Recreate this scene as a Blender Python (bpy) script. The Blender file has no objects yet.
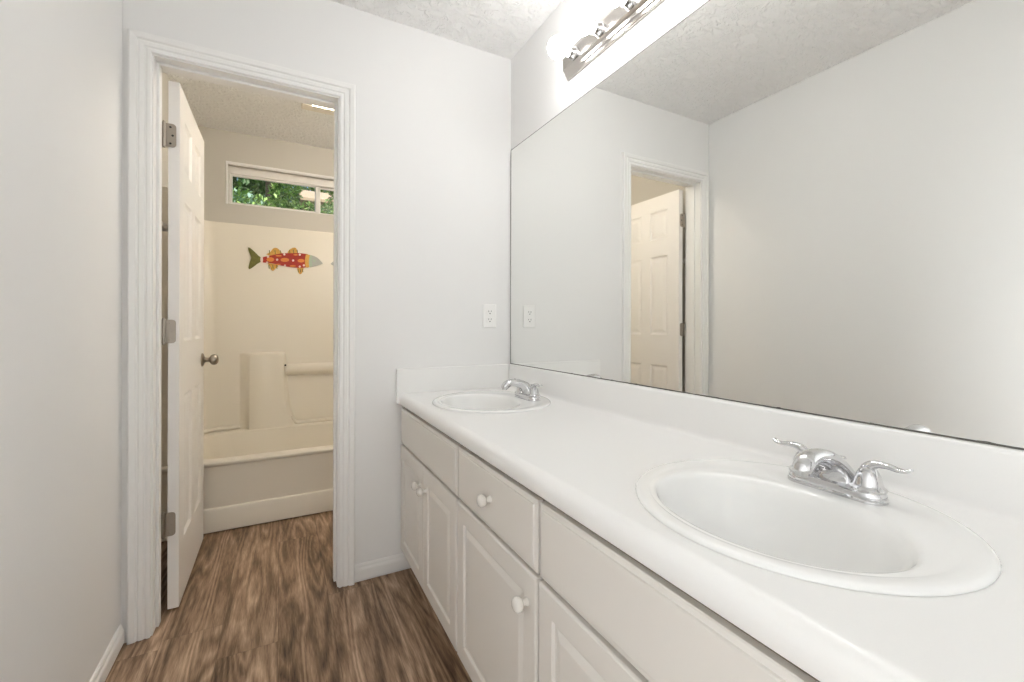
import bpy, bmesh, math, random
from mathutils import Vector, Matrix

PI = math.pi
scn = bpy.context.scene
COL = scn.collection

# ------------------------------------------------------------------ camera
cd = bpy.data.cameras.new('camera')
cam = bpy.data.objects.new('camera', cd)
COL.objects.link(cam)
F_PX = 434.65
cd.sensor_fit = 'HORIZONTAL'
cd.sensor_width = 36.0
cd.lens = F_PX / 1024 * 36.0
cd.shift_y = (325.47 - 341.0) / 1024
cam.location = (0.4785, -1.9443, 1.0953)
cam.rotation_mode = 'XYZ'
_yaw = 0.4901
_R = Matrix.Rotation(-_yaw, 4, 'Z') @ Matrix.Rotation(PI / 2, 4, 'X') @ Matrix.Rotation(0.0021, 4, 'Z')
cam.rotation_euler = _R.to_euler('XYZ')
cd.clip_start = 0.02
scn.camera = cam

# ------------------------------------------------------------------ light, exposure
BULB = 16.5          # emission of the vanity globes
FILL_GLOBE = 35.0         # emission of the unseen globe added to brighten the tub room
LENS = 30.0           # emission of the bathroom ceiling light
scn.view_settings.view_transform = 'Standard'
scn.view_settings.look = 'None'
scn.view_settings.exposure = 0.57
scn.view_settings.gamma = 1.0
scn.view_settings.use_curve_mapping = False
scn.cycles.max_bounces = 12
scn.cycles.diffuse_bounces = 8
scn.cycles.glossy_bounces = 8
scn.cycles.sample_clamp_indirect = 8.0
scn.cycles.use_denoising = True

world = bpy.data.worlds.new('sky')
scn.world = world
world.use_nodes = True
_n = world.node_tree.nodes
_l = world.node_tree.links
_bg = _n['Background']
_sky = _n.new('ShaderNodeTexSky')
_sky.sky_type = 'NISHITA'
_sky.sun_disc = False
_sky.sun_elevation = math.radians(55)
_sky.sun_rotation = math.radians(200)
_l.new(_sky.outputs['Color'], _bg.inputs['Color'])
_bg.inputs['Strength'].default_value = 0.16
sd = bpy.data.lights.new('sun', 'SUN')
sd.energy = 4.0
sd.angle = 0.01
sd.color = (1.0, 0.95, 0.85)
sun = bpy.data.objects.new('sun', sd)
COL.objects.link(sun)
sun.rotation_euler = (math.radians(38), math.radians(8), math.radians(-25))


# unseen fill lamp behind the camera, added to brighten walls and floor
fill_data = bpy.data.lights.new('fill_light', 'AREA')
fill_data.shape = 'RECTANGLE'
fill_data.size, fill_data.size_y = 0.86, 1.50
fill_data.energy = 50.0
fill_data.color = (0.94, 0.975, 1.0)
fill_lamp = bpy.data.objects.new('fill_light', fill_data)
COL.objects.link(fill_lamp)
fill_lamp.location = (1.64, -2.84, 0.84)
fill_lamp.rotation_euler = (PI / 2, 0, PI / 2)

# ------------------------------------------------------------------ materials
def mat(name, color, rough=0.5, metal=0.0, bump=None, spec=0.5, emit=None, coat=0.0, var=0.0, varscale=3.0):
    m = bpy.data.materials.new(name)
    m.use_nodes = True
    nt = m.node_tree
    b = nt.nodes['Principled BSDF']
    b.inputs['Base Color'].default_value = (*color, 1)
    b.inputs['Roughness'].default_value = rough
    b.inputs['Metallic'].default_value = metal
    b.inputs['Specular IOR Level'].default_value = spec
    b.inputs['Coat Weight'].default_value = coat
    tc = nt.nodes.new('ShaderNodeTexCoord')
    if var:
        nz = nt.nodes.new('ShaderNodeTexNoise')
        nz.inputs['Scale'].default_value = varscale
        nz.inputs['Detail'].default_value = 4
        nt.links.new(tc.outputs['Object'], nz.inputs['Vector'])
        mx = nt.nodes.new('ShaderNodeMix')
        mx.data_type = 'RGBA'
        mx.inputs[6].default_value = (*[c * (1 - var) for c in color], 1)
        mx.inputs[7].default_value = (*[min(1, c * (1 + var)) for c in color], 1)
        nt.links.new(nz.outputs['Fac'], mx.inputs[0])
        nt.links.new(mx.outputs[2], b.inputs['Base Color'])
    if bump:
        scale, strength, dist = bump
        nz = nt.nodes.new('ShaderNodeTexNoise')
        nz.inputs['Scale'].default_value = scale
        nz.inputs['Detail'].default_value = 3
        nt.links.new(tc.outputs['Object'], nz.inputs['Vector'])
        bp = nt.nodes.new('ShaderNodeBump')
        bp.inputs['Strength'].default_value = strength
        bp.inputs['Distance'].default_value = dist
        nt.links.new(nz.outputs['Fac'], bp.inputs['Height'])
        nt.links.new(bp.outputs['Normal'], b.inputs['Normal'])
    if emit:
        b.inputs['Emission Color'].default_value = (*emit[0], 1)
        b.inputs['Emission Strength'].default_value = emit[1]
    return m


def ceiling_mat(name, color):
    m = mat(name, color, 0.9, spec=0.2)
    nt = m.node_tree
    b = nt.nodes['Principled BSDF']
    tc = nt.nodes.new('ShaderNodeTexCoord')
    n1 = nt.nodes.new('ShaderNodeTexNoise')
    n1.inputs['Scale'].default_value = 26
    n1.inputs['Detail'].default_value = 3
    n1.inputs['Distortion'].default_value = 1.6
    nt.links.new(tc.outputs['Object'], n1.inputs['Vector'])
    r1 = nt.nodes.new('ShaderNodeValToRGB')
    r1.color_ramp.elements[0].position = 0.46
    r1.color_ramp.elements[1].position = 0.60
    nt.links.new(n1.outputs['Fac'], r1.inputs['Fac'])
    bp = nt.nodes.new('ShaderNodeBump')
    bp.inputs['Strength'].default_value = 0.85
    bp.inputs['Distance'].default_value = 0.006
    nt.links.new(r1.outputs['Color'], bp.inputs['Height'])
    nt.links.new(bp.outputs['Normal'], b.inputs['Normal'])
    return m


def wood_floor_mat():
    m = mat('vinyl_planks', (0.2, 0.13, 0.09), 0.42, spec=0.4)
    nt = m.node_tree
    N = nt.nodes
    L = nt.links.new
    b = N['Principled BSDF']

    def math_(op, a, c=None):
        n = N.new('ShaderNodeMath')
        n.operation = op
        for i, v in enumerate((a, c)):
            if v is None:
                continue
            if isinstance(v, (int, float)):
                n.inputs[i].default_value = v
            else:
                L(v, n.inputs[i])
        return n.outputs[0]
    tc = N.new('ShaderNodeTexCoord')
    sp = N.new('ShaderNodeSeparateXYZ')
    L(tc.outputs['Object'], sp.inputs[0])
    PW, PL = 0.178, 1.22
    xr = math_('DIVIDE', math_('ADD', sp.outputs[0], 0.06), PW)
    xi = math_('FLOOR', xr)
    xf = math_('FRACT', xr)
    wn = N.new('ShaderNodeTexWhiteNoise')
    wn.noise_dimensions = '1D'
    L(xi, wn.inputs['W'])
    yr = math_('ADD', math_('DIVIDE', sp.outputs[1], PL), math_('MULTIPLY', wn.outputs['Value'], 7.0))
    yi = math_('FLOOR', yr)
    yf = math_('FRACT', yr)
    wn2 = N.new('ShaderNodeTexWhiteNoise')
    wn2.noise_dimensions = '2D'
    cb = N.new('ShaderNodeCombineXYZ')
    L(xi, cb.inputs[0])
    L(yi, cb.inputs[1])
    L(cb.outputs[0], wn2.inputs['Vector'])
    # stretched coordinates, shifted per plank
    gx = math_('ADD', sp.outputs[0], math_('MULTIPLY', wn2.outputs['Value'], 31.0))
    gy = math_('ADD', math_('MULTIPLY', sp.outputs[1], 0.10), math_('MULTIPLY', wn2.outputs['Value'], 17.0))
    gv = N.new('ShaderNodeCombineXYZ')
    L(gx, gv.inputs[0])
    L(gy, gv.inputs[1])
    warp = N.new('ShaderNodeTexNoise')
    warp.inputs['Scale'].default_value = 5.5
    warp.inputs['Detail'].default_value = 2.0
    L(gv.outputs[0], warp.inputs['Vector'])
    # cathedral rings: bands of a warped height field
    ring = math_('FRACT', math_('MULTIPLY', warp.outputs['Fac'], 21.0))
    ring = math_('ABSOLUTE', math_('SUBTRACT', math_('MULTIPLY', ring, 2.0), 1.0))
    fine = N.new('ShaderNodeTexNoise')
    fine.inputs['Scale'].default_value = 120.0
    fine.inputs['Detail'].default_value = 5.0
    fine.inputs['Roughness'].default_value = 0.65
    L(gv.outputs[0], fine.inputs['Vector'])
    # broad tone drifting along the boards, the same across neighbouring boards
    bv = N.new('ShaderNodeCombineXYZ')
    L(sp.outputs[0], bv.inputs[0])
    L(math_('MULTIPLY', sp.outputs[1], 0.11), bv.inputs[1])
    mid = N.new('ShaderNodeTexNoise')
    mid.inputs['Scale'].default_value = 15.0
    mid.inputs['Detail'].default_value = 4.0
    mid.inputs['Roughness'].default_value = 0.62
    mid.inputs['Distortion'].default_value = 0.35
    L(bv.outputs[0], mid.inputs['Vector'])
    # pores: very thin dark dashes
    pv_ = N.new('ShaderNodeCombineXYZ')
    L(gx, pv_.inputs[0])
    L(math_('MULTIPLY', gy, 0.55), pv_.inputs[1])
    pore = N.new('ShaderNodeTexNoise')
    pore.inputs['Scale'].default_value = 340.0
    pore.inputs['Detail'].default_value = 2.0
    L(pv_.outputs[0], pore.inputs['Vector'])
    v = math_('ADD', math_('MULTIPLY', ring, 0.25), math_('MULTIPLY', fine.outputs['Fac'], 0.48))
    v = math_('ADD', v, math_('MULTIPLY', mid.outputs['Fac'], 1.15))
    v = math_('ADD', v, math_('MULTIPLY', pore.outputs['Fac'], 0.35))
    v = math_('ADD', v, math_('MULTIPLY', wn2.outputs['Value'], 0.07))
    v = math_('SUBTRACT', v, 0.645)
    cr = N.new('ShaderNodeValToRGB')
    e = cr.color_ramp.elements
    e[0].position = 0.18
    e[0].color = (0.055, 0.031, 0.018, 1)
    e[1].position = 0.86
    e[1].color = (0.62, 0.45, 0.315, 1)
    k = e.new(0.42)
    k.color = (0.195, 0.120, 0.072, 1)
    k = e.new(0.62)
    k.color = (0.36, 0.243, 0.158, 1)
    L(v, cr.inputs['Fac'])
    # plank seams
    ex = math_('MINIMUM', xf, math_('SUBTRACT', 1.0, xf))
    ey = math_('MULTIPLY', math_('MINIMUM', yf, math_('SUBTRACT', 1.0, yf)), PL / PW)
    edge = math_('MINIMUM', ex, ey)
    seam = math_('LESS_THAN', edge, 0.005)
    mx = N.new('ShaderNodeMix')
    mx.data_type = 'RGBA'
    L(math_('MULTIPLY', seam, 0.35), mx.inputs[0])
    L(cr.outputs['Color'], mx.inputs[6])
    mx.inputs[7].default_value = (0.03, 0.018, 0.012, 1)
    L(mx.outputs[2], b.inputs['Base Color'])
    bp = N.new('ShaderNodeBump')
    bp.inputs['Strength'].default_value = 0.25
    bp.inputs['Distance'].default_value = 0.002
    L(math_('SUBTRACT', v, seam), bp.inputs['Height'])
    L(bp.outputs['Normal'], b.inputs['Normal'])
    return m


M = {}
M['paint'] = mat('wall_paint', (0.82, 0.817, 0.807), 0.7, bump=(260, 0.06, 0.002), spec=0.25)
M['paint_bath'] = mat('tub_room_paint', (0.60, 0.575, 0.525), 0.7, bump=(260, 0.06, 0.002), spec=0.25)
M['ceil'] = ceiling_mat('stomped_ceiling', (0.89, 0.888, 0.88))
M['trim'] = mat('trim_enamel', (0.86, 0.855, 0.84), 0.32, spec=0.45)
M['door'] = mat('door_enamel', (0.85, 0.83, 0.80), 0.35, bump=(180, 0.05, 0.001))
M['floor'] = wood_floor_mat()
M['cab'] = mat('cabinet_thermofoil', (0.76, 0.73, 0.685), 0.38)
M['gap_shadow'] = mat('cabinet_gap_shadow', (0.17, 0.125, 0.088), 0.8)  # frame brown darkened to stand in for shadow in the door gaps
M['counter'] = mat('laminate', (0.86, 0.855, 0.84), 0.28, var=0.012, varscale=400)
M['porcelain'] = mat('porcelain', (0.87, 0.87, 0.855), 0.10, coat=0.3)
M['ceramic'] = mat('knob_ceramic', (0.78, 0.75, 0.70), 0.15)
M['chrome'] = mat('chrome', (0.66, 0.66, 0.67), 0.05, 1.0)
M['chrome_soft'] = mat('socket_chrome', (0.60, 0.60, 0.60), 0.14, 1.0)
M['bar'] = mat('light_bar_chrome', (0.56, 0.53, 0.50), 0.17, 1.0)
M['nickel'] = mat('hinge_nickel', (0.40, 0.36, 0.31), 0.36, 1.0, bump=(300, 0.1, 0.001))
M['pewter'] = mat('knob_pewter', (0.34, 0.30, 0.25), 0.28, 1.0)
M['dark'] = mat('dark_slot', (0.02, 0.018, 0.016), 0.6)
M['plastic'] = mat('plate_plastic', (0.86, 0.855, 0.84), 0.3)
M['tub'] = mat('tub_fiberglass', (0.80, 0.755, 0.665), 0.34)
M['vinyl'] = mat('window_vinyl', (0.84, 0.82, 0.79), 0.4)
M['rubber'] = mat('rubber', (0.75, 0.74, 0.72), 0.6)
M['bulb'] = mat('lit_globe', (1, 1, 1), 0.3, emit=((1.0, 0.99, 0.985), BULB))
M['lens'] = mat('lit_lens', (1, 1, 1), 0.4, emit=((1.0, 0.84, 0.62), LENS))
M['fill_globe'] = mat('lit_fill_globe', (1, 1, 1), 0.4, emit=((1.0, 0.91, 0.79), FILL_GLOBE))
M['fix'] = mat('fixture_enamel', (0.78, 0.72, 0.62), 0.45)
M['fish_red'] = mat('fish_red', (0.37, 0.016, 0.004), 0.45, var=0.35, varscale=60)
M['fish_orange'] = mat('fish_orange', (0.70, 0.24, 0.04), 0.45)
M['fish_gold'] = mat('fish_gold', (0.60, 0.33, 0.06), 0.5, var=0.4, varscale=70)
M['fish_green'] = mat('fish_green', (0.155, 0.15, 0.030), 0.5, var=0.5, varscale=90)
M['fish_grey'] = mat('fish_grey', (0.42, 0.44, 0.42), 0.45)
M['fish_teal'] = mat('fish_teal', (0.40, 0.50, 0.40), 0.45)
M['fish_white'] = mat('fish_white', (0.85, 0.72, 0.66), 0.45)
M['bark'] = mat('bark', (0.11, 0.075, 0.055), 0.9, bump=(30, 0.6, 0.02))
M['leaf_a'] = mat('leaf_deep', (0.045, 0.12, 0.022), 0.5)
M['leaf_b'] = mat('leaf_mid', (0.12, 0.26, 0.04), 0.5)
M['leaf_c'] = mat('leaf_light', (0.30, 0.46, 0.12), 0.45)
M['leaf_d'] = mat('leaf_blue', (0.28, 0.42, 0.30), 0.45)
M['lawn'] = mat('lawn', (0.07, 0.12, 0.03), 0.9, var=0.4, varscale=2)
M['siding'] = mat('siding', (0.62, 0.50, 0.38), 0.7)
M['shingle'] = mat('shingle', (0.46, 0.35, 0.23), 0.85, var=0.2, varscale=8)
M['glass'] = bpy.data.materials.new('pane_glass')
M['glass'].use_nodes = True
_nt = M['glass'].node_tree
_nt.nodes.clear()
_o = _nt.nodes.new('ShaderNodeOutputMaterial')
_t = _nt.nodes.new('ShaderNodeBsdfTransparent')
_g = _nt.nodes.new('ShaderNodeBsdfGlossy')
_g.inputs['Roughness'].default_value = 0.02
_f = _nt.nodes.new('ShaderNodeFresnel')
_f.inputs['IOR'].default_value = 1.45
_x = _nt.nodes.new('ShaderNodeMixShader')
_nt.links.new(_f.outputs[0], _x.inputs[0])
_nt.links.new(_t.outputs[0], _x.inputs[1])
_nt.links.new(_g.outputs[0], _x.inputs[2])
_nt.links.new(_x.outputs[0], _o.inputs[0])

# mirror silver: dark worn spots along its bottom edge
M['mirror'] = mat('mirror_silver', (0.90, 0.905, 0.885), 0.0, 1.0)
_nt = M['mirror'].node_tree
_b = _nt.nodes['Principled BSDF']
_tc = _nt.nodes.new('ShaderNodeTexCoord')
_sp = _nt.nodes.new('ShaderNodeSeparateXYZ')
_nt.links.new(_tc.outputs['Object'], _sp.inputs[0])
_nz = _nt.nodes.new('ShaderNodeTexNoise')
_nz.inputs['Scale'].default_value = 26
_nz.inputs['Detail'].default_value = 4
_nt.links.new(_tc.outputs['Object'], _nz.inputs['Vector'])
_mr = _nt.nodes.new('ShaderNodeMapRange')
_mr.inputs['From Min'].default_value = 0.44
_mr.inputs['From Max'].default_value = 0.72
_mr.inputs['To Min'].default_value = 0.0005
_mr.inputs['To Max'].default_value = 0.0045
_nt.links.new(_nz.outputs['Fac'], _mr.inputs['Value'])
_lt = _nt.nodes.new('ShaderNodeMath')
_lt.operation = 'LESS_THAN'
_nt.links.new(_sp.outputs[2], _lt.inputs[0])
_nt.links.new(_mr.outputs[0], _lt.inputs[1])
_mx = _nt.nodes.new('ShaderNodeMix')
_mx.data_type = 'RGBA'
_mx.inputs[6].default_value = (0.90, 0.905, 0.885, 1)
_mx.inputs[7].default_value = (0.05, 0.045, 0.035, 1)
_nt.links.new(_lt.outputs[0], _mx.inputs[0])
_nt.links.new(_mx.outputs[2], _b.inputs['Base Color'])


# ------------------------------------------------------------------ helpers
def link(name, bm, mats, parent=None, smooth=None, loc=None):
    """one mesh object from a bmesh; smooth = auto-smooth angle in degrees"""
    bmesh.ops.recalc_face_normals(bm, faces=bm.faces[:])
    if smooth:
        a = math.radians(smooth)
        for f in bm.faces:
            f.smooth = True
        for e in bm.edges:
            e.smooth = not (len(e.link_faces) == 2 and e.calc_face_angle(0) > a)
    me = bpy.data.meshes.new(name)
    bm.to_mesh(me)
    bm.free()
    for m in (mats if isinstance(mats, (list, tuple)) else [mats]):
        me.materials.append(m)
    o = bpy.data.objects.new(name, me)
    COL.objects.link(o)
    if loc:
        o.location = loc
    if parent:
        o.parent = parent
    return o


def thing(name, label, cat, loc=(0, 0, 0), group=None):
    o = bpy.data.objects.new(name, None)
    o.empty_display_size = 0.05
    COL.objects.link(o)
    o.location = loc
    return tag(o, label, cat, group)


def tag(o, label, cat, group=None):
    o['label'] = label
    o['category'] = cat
    if group:
        o['group'] = group
    return o


def struct(o, label=None):
    o['kind'] = 'structure'
    if label:
        o['label'] = label
    return o


def box(bm, x0, y0, z0, x1, y1, z1, bev=0.0, seg=2, mi=0):
    r = bmesh.ops.create_cube(bm, size=1.0)
    vs = r['verts']
    for v in vs:
        v.co = Vector((x0 + (v.co.x + .5) * (x1 - x0), y0 + (v.co.y + .5) * (y1 - y0), z0 + (v.co.z + .5) * (z1 - z0)))
    fs = {f for v in vs for f in v.link_faces}
    for f in fs:
        f.material_index = mi
    if bev:
        es = list({e for v in vs for e in v.link_edges})
        bmesh.ops.bevel(bm, geom=es, offset=bev, segments=seg, profile=0.5, affect='EDGES')


def prism(bm, pts, axis, a, b, mi=0):
    """polygon pts (2D) extruded along axis from a to b.  axis 'y': pts=(x,z); 'x': pts=(y,z); 'z': pts=(x,y)"""
    def P(p, t):
        return {'y': (p[0], t, p[1]), 'x': (t, p[0], p[1]), 'z': (p[0], p[1], t)}[axis]
    A = [bm.verts.new(P(p, a)) for p in pts]
    B = [bm.verts.new(P(p, b)) for p in pts]
    n = len(pts)
    fs = [bm.faces.new(A), bm.faces.new(B[::-1])]
    for i in range(n):
        fs.append(bm.faces.new((A[i], B[i], B[(i + 1) % n], A[(i + 1) % n])))
    for f in fs:
        f.material_index = mi


def lathe(bm, prof, axis='z', c=(0, 0, 0), n=32, mi=0, sx=1.0, sy=1.0):
    """prof: (r, h) pairs"""
    c = Vector(c)

    def P(r, h, t):
        u, v = r * math.cos(t) * sx, r * math.sin(t) * sy
        return c + Vector({'z': (u, v, h), 'x': (h, u, v), 'y': (u, h, v)}[axis])
    rings = []
    for r, h in prof:
        if r < 1e-6:
            rings.append([bm.verts.new(P(0, h, 0))])
        else:
            rings.append([bm.verts.new(P(r, h, 2 * PI * i / n)) for i in range(n)])
    for A, B in zip(rings, rings[1:]):
        for i in range(n):
            j = (i + 1) % n
            q = [A[i % len(A)], A[j % len(A)], B[j % len(B)], B[i % len(B)]]
            q = list(dict.fromkeys(q))
            if len(q) > 2:
                bm.faces.new(q).material_index = mi
    for R_ in (rings[0], rings[-1]):
        if len(R_) > 1:
            bm.faces.new(R_).material_index = mi


def tube(bm, pts, rad, n=14, ry=None, up=(0, 1, 0), mi=0):
    """swept tube; rad = radius across 'up'-normal, ry = radius along 'up' direction"""
    pts = [Vector(p) for p in pts]
    if not isinstance(rad, (list, tuple)):
        rad = [rad] * len(pts)
    ry = ry or rad
    up = Vector(up)
    rings = []
    for i, p in enumerate(pts):
        d = (pts[min(i + 1, len(pts) - 1)] - pts[max(i - 1, 0)]).normalized()
        s = (up - d * up.dot(d)).normalized()
        t = d.cross(s)
        rings.append([bm.verts.new(p + s * ry[i] * math.cos(a) + t * rad[i] * math.sin(a))
                      for a in (2 * PI * k / n for k in range(n))])
    for A, B in zip(rings, rings[1:]):
        for i in range(n):
            j = (i + 1) % n
            bm.faces.new((A[i], A[j], B[j], B[i])).material_index = mi
    for R_ in (rings[0], rings[-1]):
        bm.faces.new(R_).material_index = mi


def spline(pts, k=6):
    """Catmull-Rom through tuples of any length"""
    out = []
    P = [pts[0]] + list(pts) + [pts[-1]]
    for i in range(1, len(P) - 2):
        p0, p1, p2, p3 = P[i - 1:i + 3]
        for j in range(k):
            t = j / k
            out.append(tuple(0.5 * (2 * b + (c - a) * t + (2 * a - 5 * b + 4 * c - d) * t * t + (3 * b - a - 3 * c + d) * t ** 3)
                             for a, b, c, d in zip(p0, p1, p2, p3)))
    out.append(tuple(pts[-1]))
    return out


def nested(bm, fn, u0, v0, u1, v1, steps, cap=True):
    """nested rectangles: steps = (inset, depth); fn(u, v, d) -> xyz"""
    prev = None
    for ins, d in steps:
        cur = [bm.verts.new(fn(u, v, d)) for u, v in ((u0 + ins, v0 + ins), (u1 - ins, v0 + ins), (u1 - ins, v1 - ins), (u0 + ins, v1 - ins))]
        if prev:
            for i in range(4):
                bm.faces.new((prev[i], prev[(i + 1) % 4], cur[(i + 1) % 4], cur[i]))
        prev = cur
    if cap:
        bm.faces.new(prev)


def copy_tree(o, parent=None):
    c = o.copy()
    COL.objects.link(c)
    if parent:
        c.parent = parent
    for ch in list(o.children):
        copy_tree(ch, c)
    return c


# ------------------------------------------------------------------ dimensions
W = 1.508            # mirror wall
H = 2.44             # ceiling
TB = 0.115           # partition thickness
YF = -3.45           # wall behind the camera
YW = 1.645           # window wall of the tub room
JL, JR, JT = 0.0840, 0.691, 2.043        # door opening between the jambs
CT = 0.792           # counter top
BS = 0.902           # backsplash top

# ------------------------------------------------------------------ room shell
bm = bmesh.new()
box(bm, -0.2, YF - 0.1, -0.08, W + 0.1, YW + 0.12, 0.0)
struct(link('floor', bm, M['floor']), 'dark brown wood plank flooring running towards the tub')
bm = bmesh.new()
box(bm, -0.2, YF - 0.1, H, W + 0.1, YW + 0.12, H + 0.1)
struct(link('ceiling', bm, M['ceil']), 'off-white stomp textured ceiling')
bm = bmesh.new()
box(bm, -0.1, YF - 0.1, 0, 0.0, TB, H)
struct(link('wall_left', bm, M['paint']), 'plain pale grey wall on the left')
XB = -0.060          # left wall of the tub room
bm = bmesh.new()
box(bm, XB - 0.1, TB, 0, XB, YW, H)
struct(link('wall_far_left', bm, M['paint_bath']))
RX0, RX1, RZ0, RZ1 = -3.26, -2.34, 0.02, 2.05
bm = bmesh.new()
box(bm, W, RX1, 0, W + 0.1, YW, H)
box(bm, W, YF - 0.1, 0, W + 0.1, RX0, H)
box(bm, W, RX0, 0, W + 0.1, RX1, RZ0)
box(bm, W, RX0, RZ1, W + 0.1, RX1, H)
struct(link('wall_right', bm, M['paint']), 'pale grey wall behind the big mirror')
bm = bmesh.new()
box(bm, 0, YF - 0.1, 0, W, YF, H)
struct(link('wall_front', bm, M['paint']))
bm = bmesh.new()
box(bm, 0, 0, 0, JL - 0.018, TB, H)
box(bm, JR + 0.018, 0, 0, W, TB, H)
box(bm, JL - 0.018, 0, JT + 0.018, JR + 0.018, TB, H)
struct(link('wall_back', bm, M['paint']), 'pale grey wall with the doorway to the tub room')
# window wall
WX0, WX1, WZ0, WZ1 = 0.154, 1.285, 1.938, 2.220
bm = bmesh.new()
box(bm, -0.2, YW, 0, WX0, YW + 0.12, H)
box(bm, WX1, YW, 0, W + 0.1, YW + 0.12, H)
box(bm, WX0, YW, 0, WX1, YW + 0.12, WZ0)
box(bm, WX0, YW, WZ1, WX1, YW + 0.12, H)
struct(link('wall_far', bm, M['paint_bath']), 'beige lit wall above the tub surround with a high window')

# door frame
CPROF = [(0, 0), (0, .008), (.003, .010), (.010, .010), (.013, .007), (.017, .007), (.020, .011), (.031, .012),
         (.034, .0095), (.037, .0095), (.041, .015), (.056, .017), (.060, .016), (.062, .012), (.062, 0)]


def casing(bm, y, s):
    xl, xr, zt = JL - 0.005, JR + 0.005, JT + 0.005
    rows = []
    for d, p in CPROF:
        yy = y + s * p
        rows.append([bm.verts.new(c) for c in ((xl - d, yy, 0.001), (xl - d, yy, zt + d), (xr + d, yy, zt + d), (xr + d, yy, 0.001))])
    for A, B in zip(rows, rows[1:]):
        for i in range(3):
            bm.faces.new((A[i], A[i + 1], B[i + 1], B[i]))
    bm.faces.new([r[0] for r in rows])
    bm.faces.new([r[3] for r in rows])


bm = bmesh.new()
casing(bm, 0.0, -1)
struct(link('trim_1', bm, M['trim']), 'white fluted door casing around the doorway')
bm = bmesh.new()
casing(bm, TB, 1)
struct(link('trim_2', bm, M['trim']))
bm = bmesh.new()
for s0, s1 in ((0.0, TB),):
    box(bm, JL - 0.018, s0, 0.001, JL, s1, JT)
    box(bm, JR, s0, 0.001, JR + 0.018, s1, JT)
    box(bm, JL - 0.018, s0, JT, JR + 0.018, s1, JT + 0.018)
box(bm, JL, 0.040, 0.004, JL + 0.010, 0.074, JT, 0.002)
box(bm, JR - 0.010, 0.040, 0.004, JR, 0.074, JT, 0.002)
box(bm, JL + 0.010, 0.040, JT - 0.010, JR - 0.010, 0.074, JT, 0.002)
struct(link('trim_3', bm, M['trim']), 'white door jamb with stop')

# baseboards: profile in (out, z)
BPROF = [(0, 0.015), (0.0125, 0.015), (0.0125, 0.052), (0.011, 0.058), (0.008, 0.063), (0.0072, 0.070), (0.004, 0.076), (0, 0.077)]
bm = bmesh.new()
prism(bm, BPROF, 'y', YF, -0.0175)
struct(link('baseboard_left', bm, M['trim']), 'white moulded baseboard along the left wall')
bm = bmesh.new()
prism(bm, [(-a, z) for a, z in BPROF], 'x', JR + 0.068, 1.028)
struct(link('baseboard_back', bm, M['trim']), 'short white baseboard between doorway and vanity')

# ------------------------------------------------------------------ six panel door, swung open into the tub room
DX0, DX1, DY0, DW, DZ0, DZ1 = 0.1030, 0.1375, 0.126, 0.607, 0.014, 2.022
door = bpy.data.objects.new('door_1', None)
COL.objects.link(door)
door.location = (JL, 0.122, 0)
struct(door, 'white six panel door standing open into the tub room')
ORG = Vector((JL, 0.122, 0))
cols = [0, 0.098, 0.262, 0.345, 0.509, DW]
rowz = [DZ0, 0.243, 0.815, 1.030, 1.592, 1.712, 1.915, DZ1]
bm = bmesh.new()
for xf, s in ((DX0, 1), (DX1, -1)):
    def fn(u, v, d):
        return Vector((xf + s * d, DY0 + u, v)) - ORG
    for i in range(5):
        for j in range(7):
            if i in (1, 3) and j in (1, 3, 5):
                nested(bm, fn, cols[i], rowz[j], cols[i + 1], rowz[j + 1],
                       [(0, 0), (.004, .003), (.010, .0075), (.015, .0085), (.020, .0085), (.040, .0030), (.043, .0025)])
            else:
                nested(bm, fn, cols[i], rowz[j], cols[i + 1], rowz[j + 1], [(0, 0)])
p = [Vector(c) - ORG for c in ((DX0, DY0, DZ0), (DX1, DY0, DZ0), (DX1, DY0 + DW, DZ0), (DX0, DY0 + DW, DZ0))]
q = [v + Vector((0, 0, DZ1 - DZ0)) for v in p]
vp, vq = [bm.verts.new(v) for v in p], [bm.verts.new(v) for v in q]
for i in range(4):
    if i in (0, 2):
        bm.faces.new((vp[i], vp[(i + 1) % 4], vq[(i + 1) % 4], vq[i]))
bm.faces.new(vp)
bm.faces.new(vq)
bmesh.ops.remove_doubles(bm, verts=bm.verts, dist=1e-5)
slab = link('door_slab', bm, M['door'], door)
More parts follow.
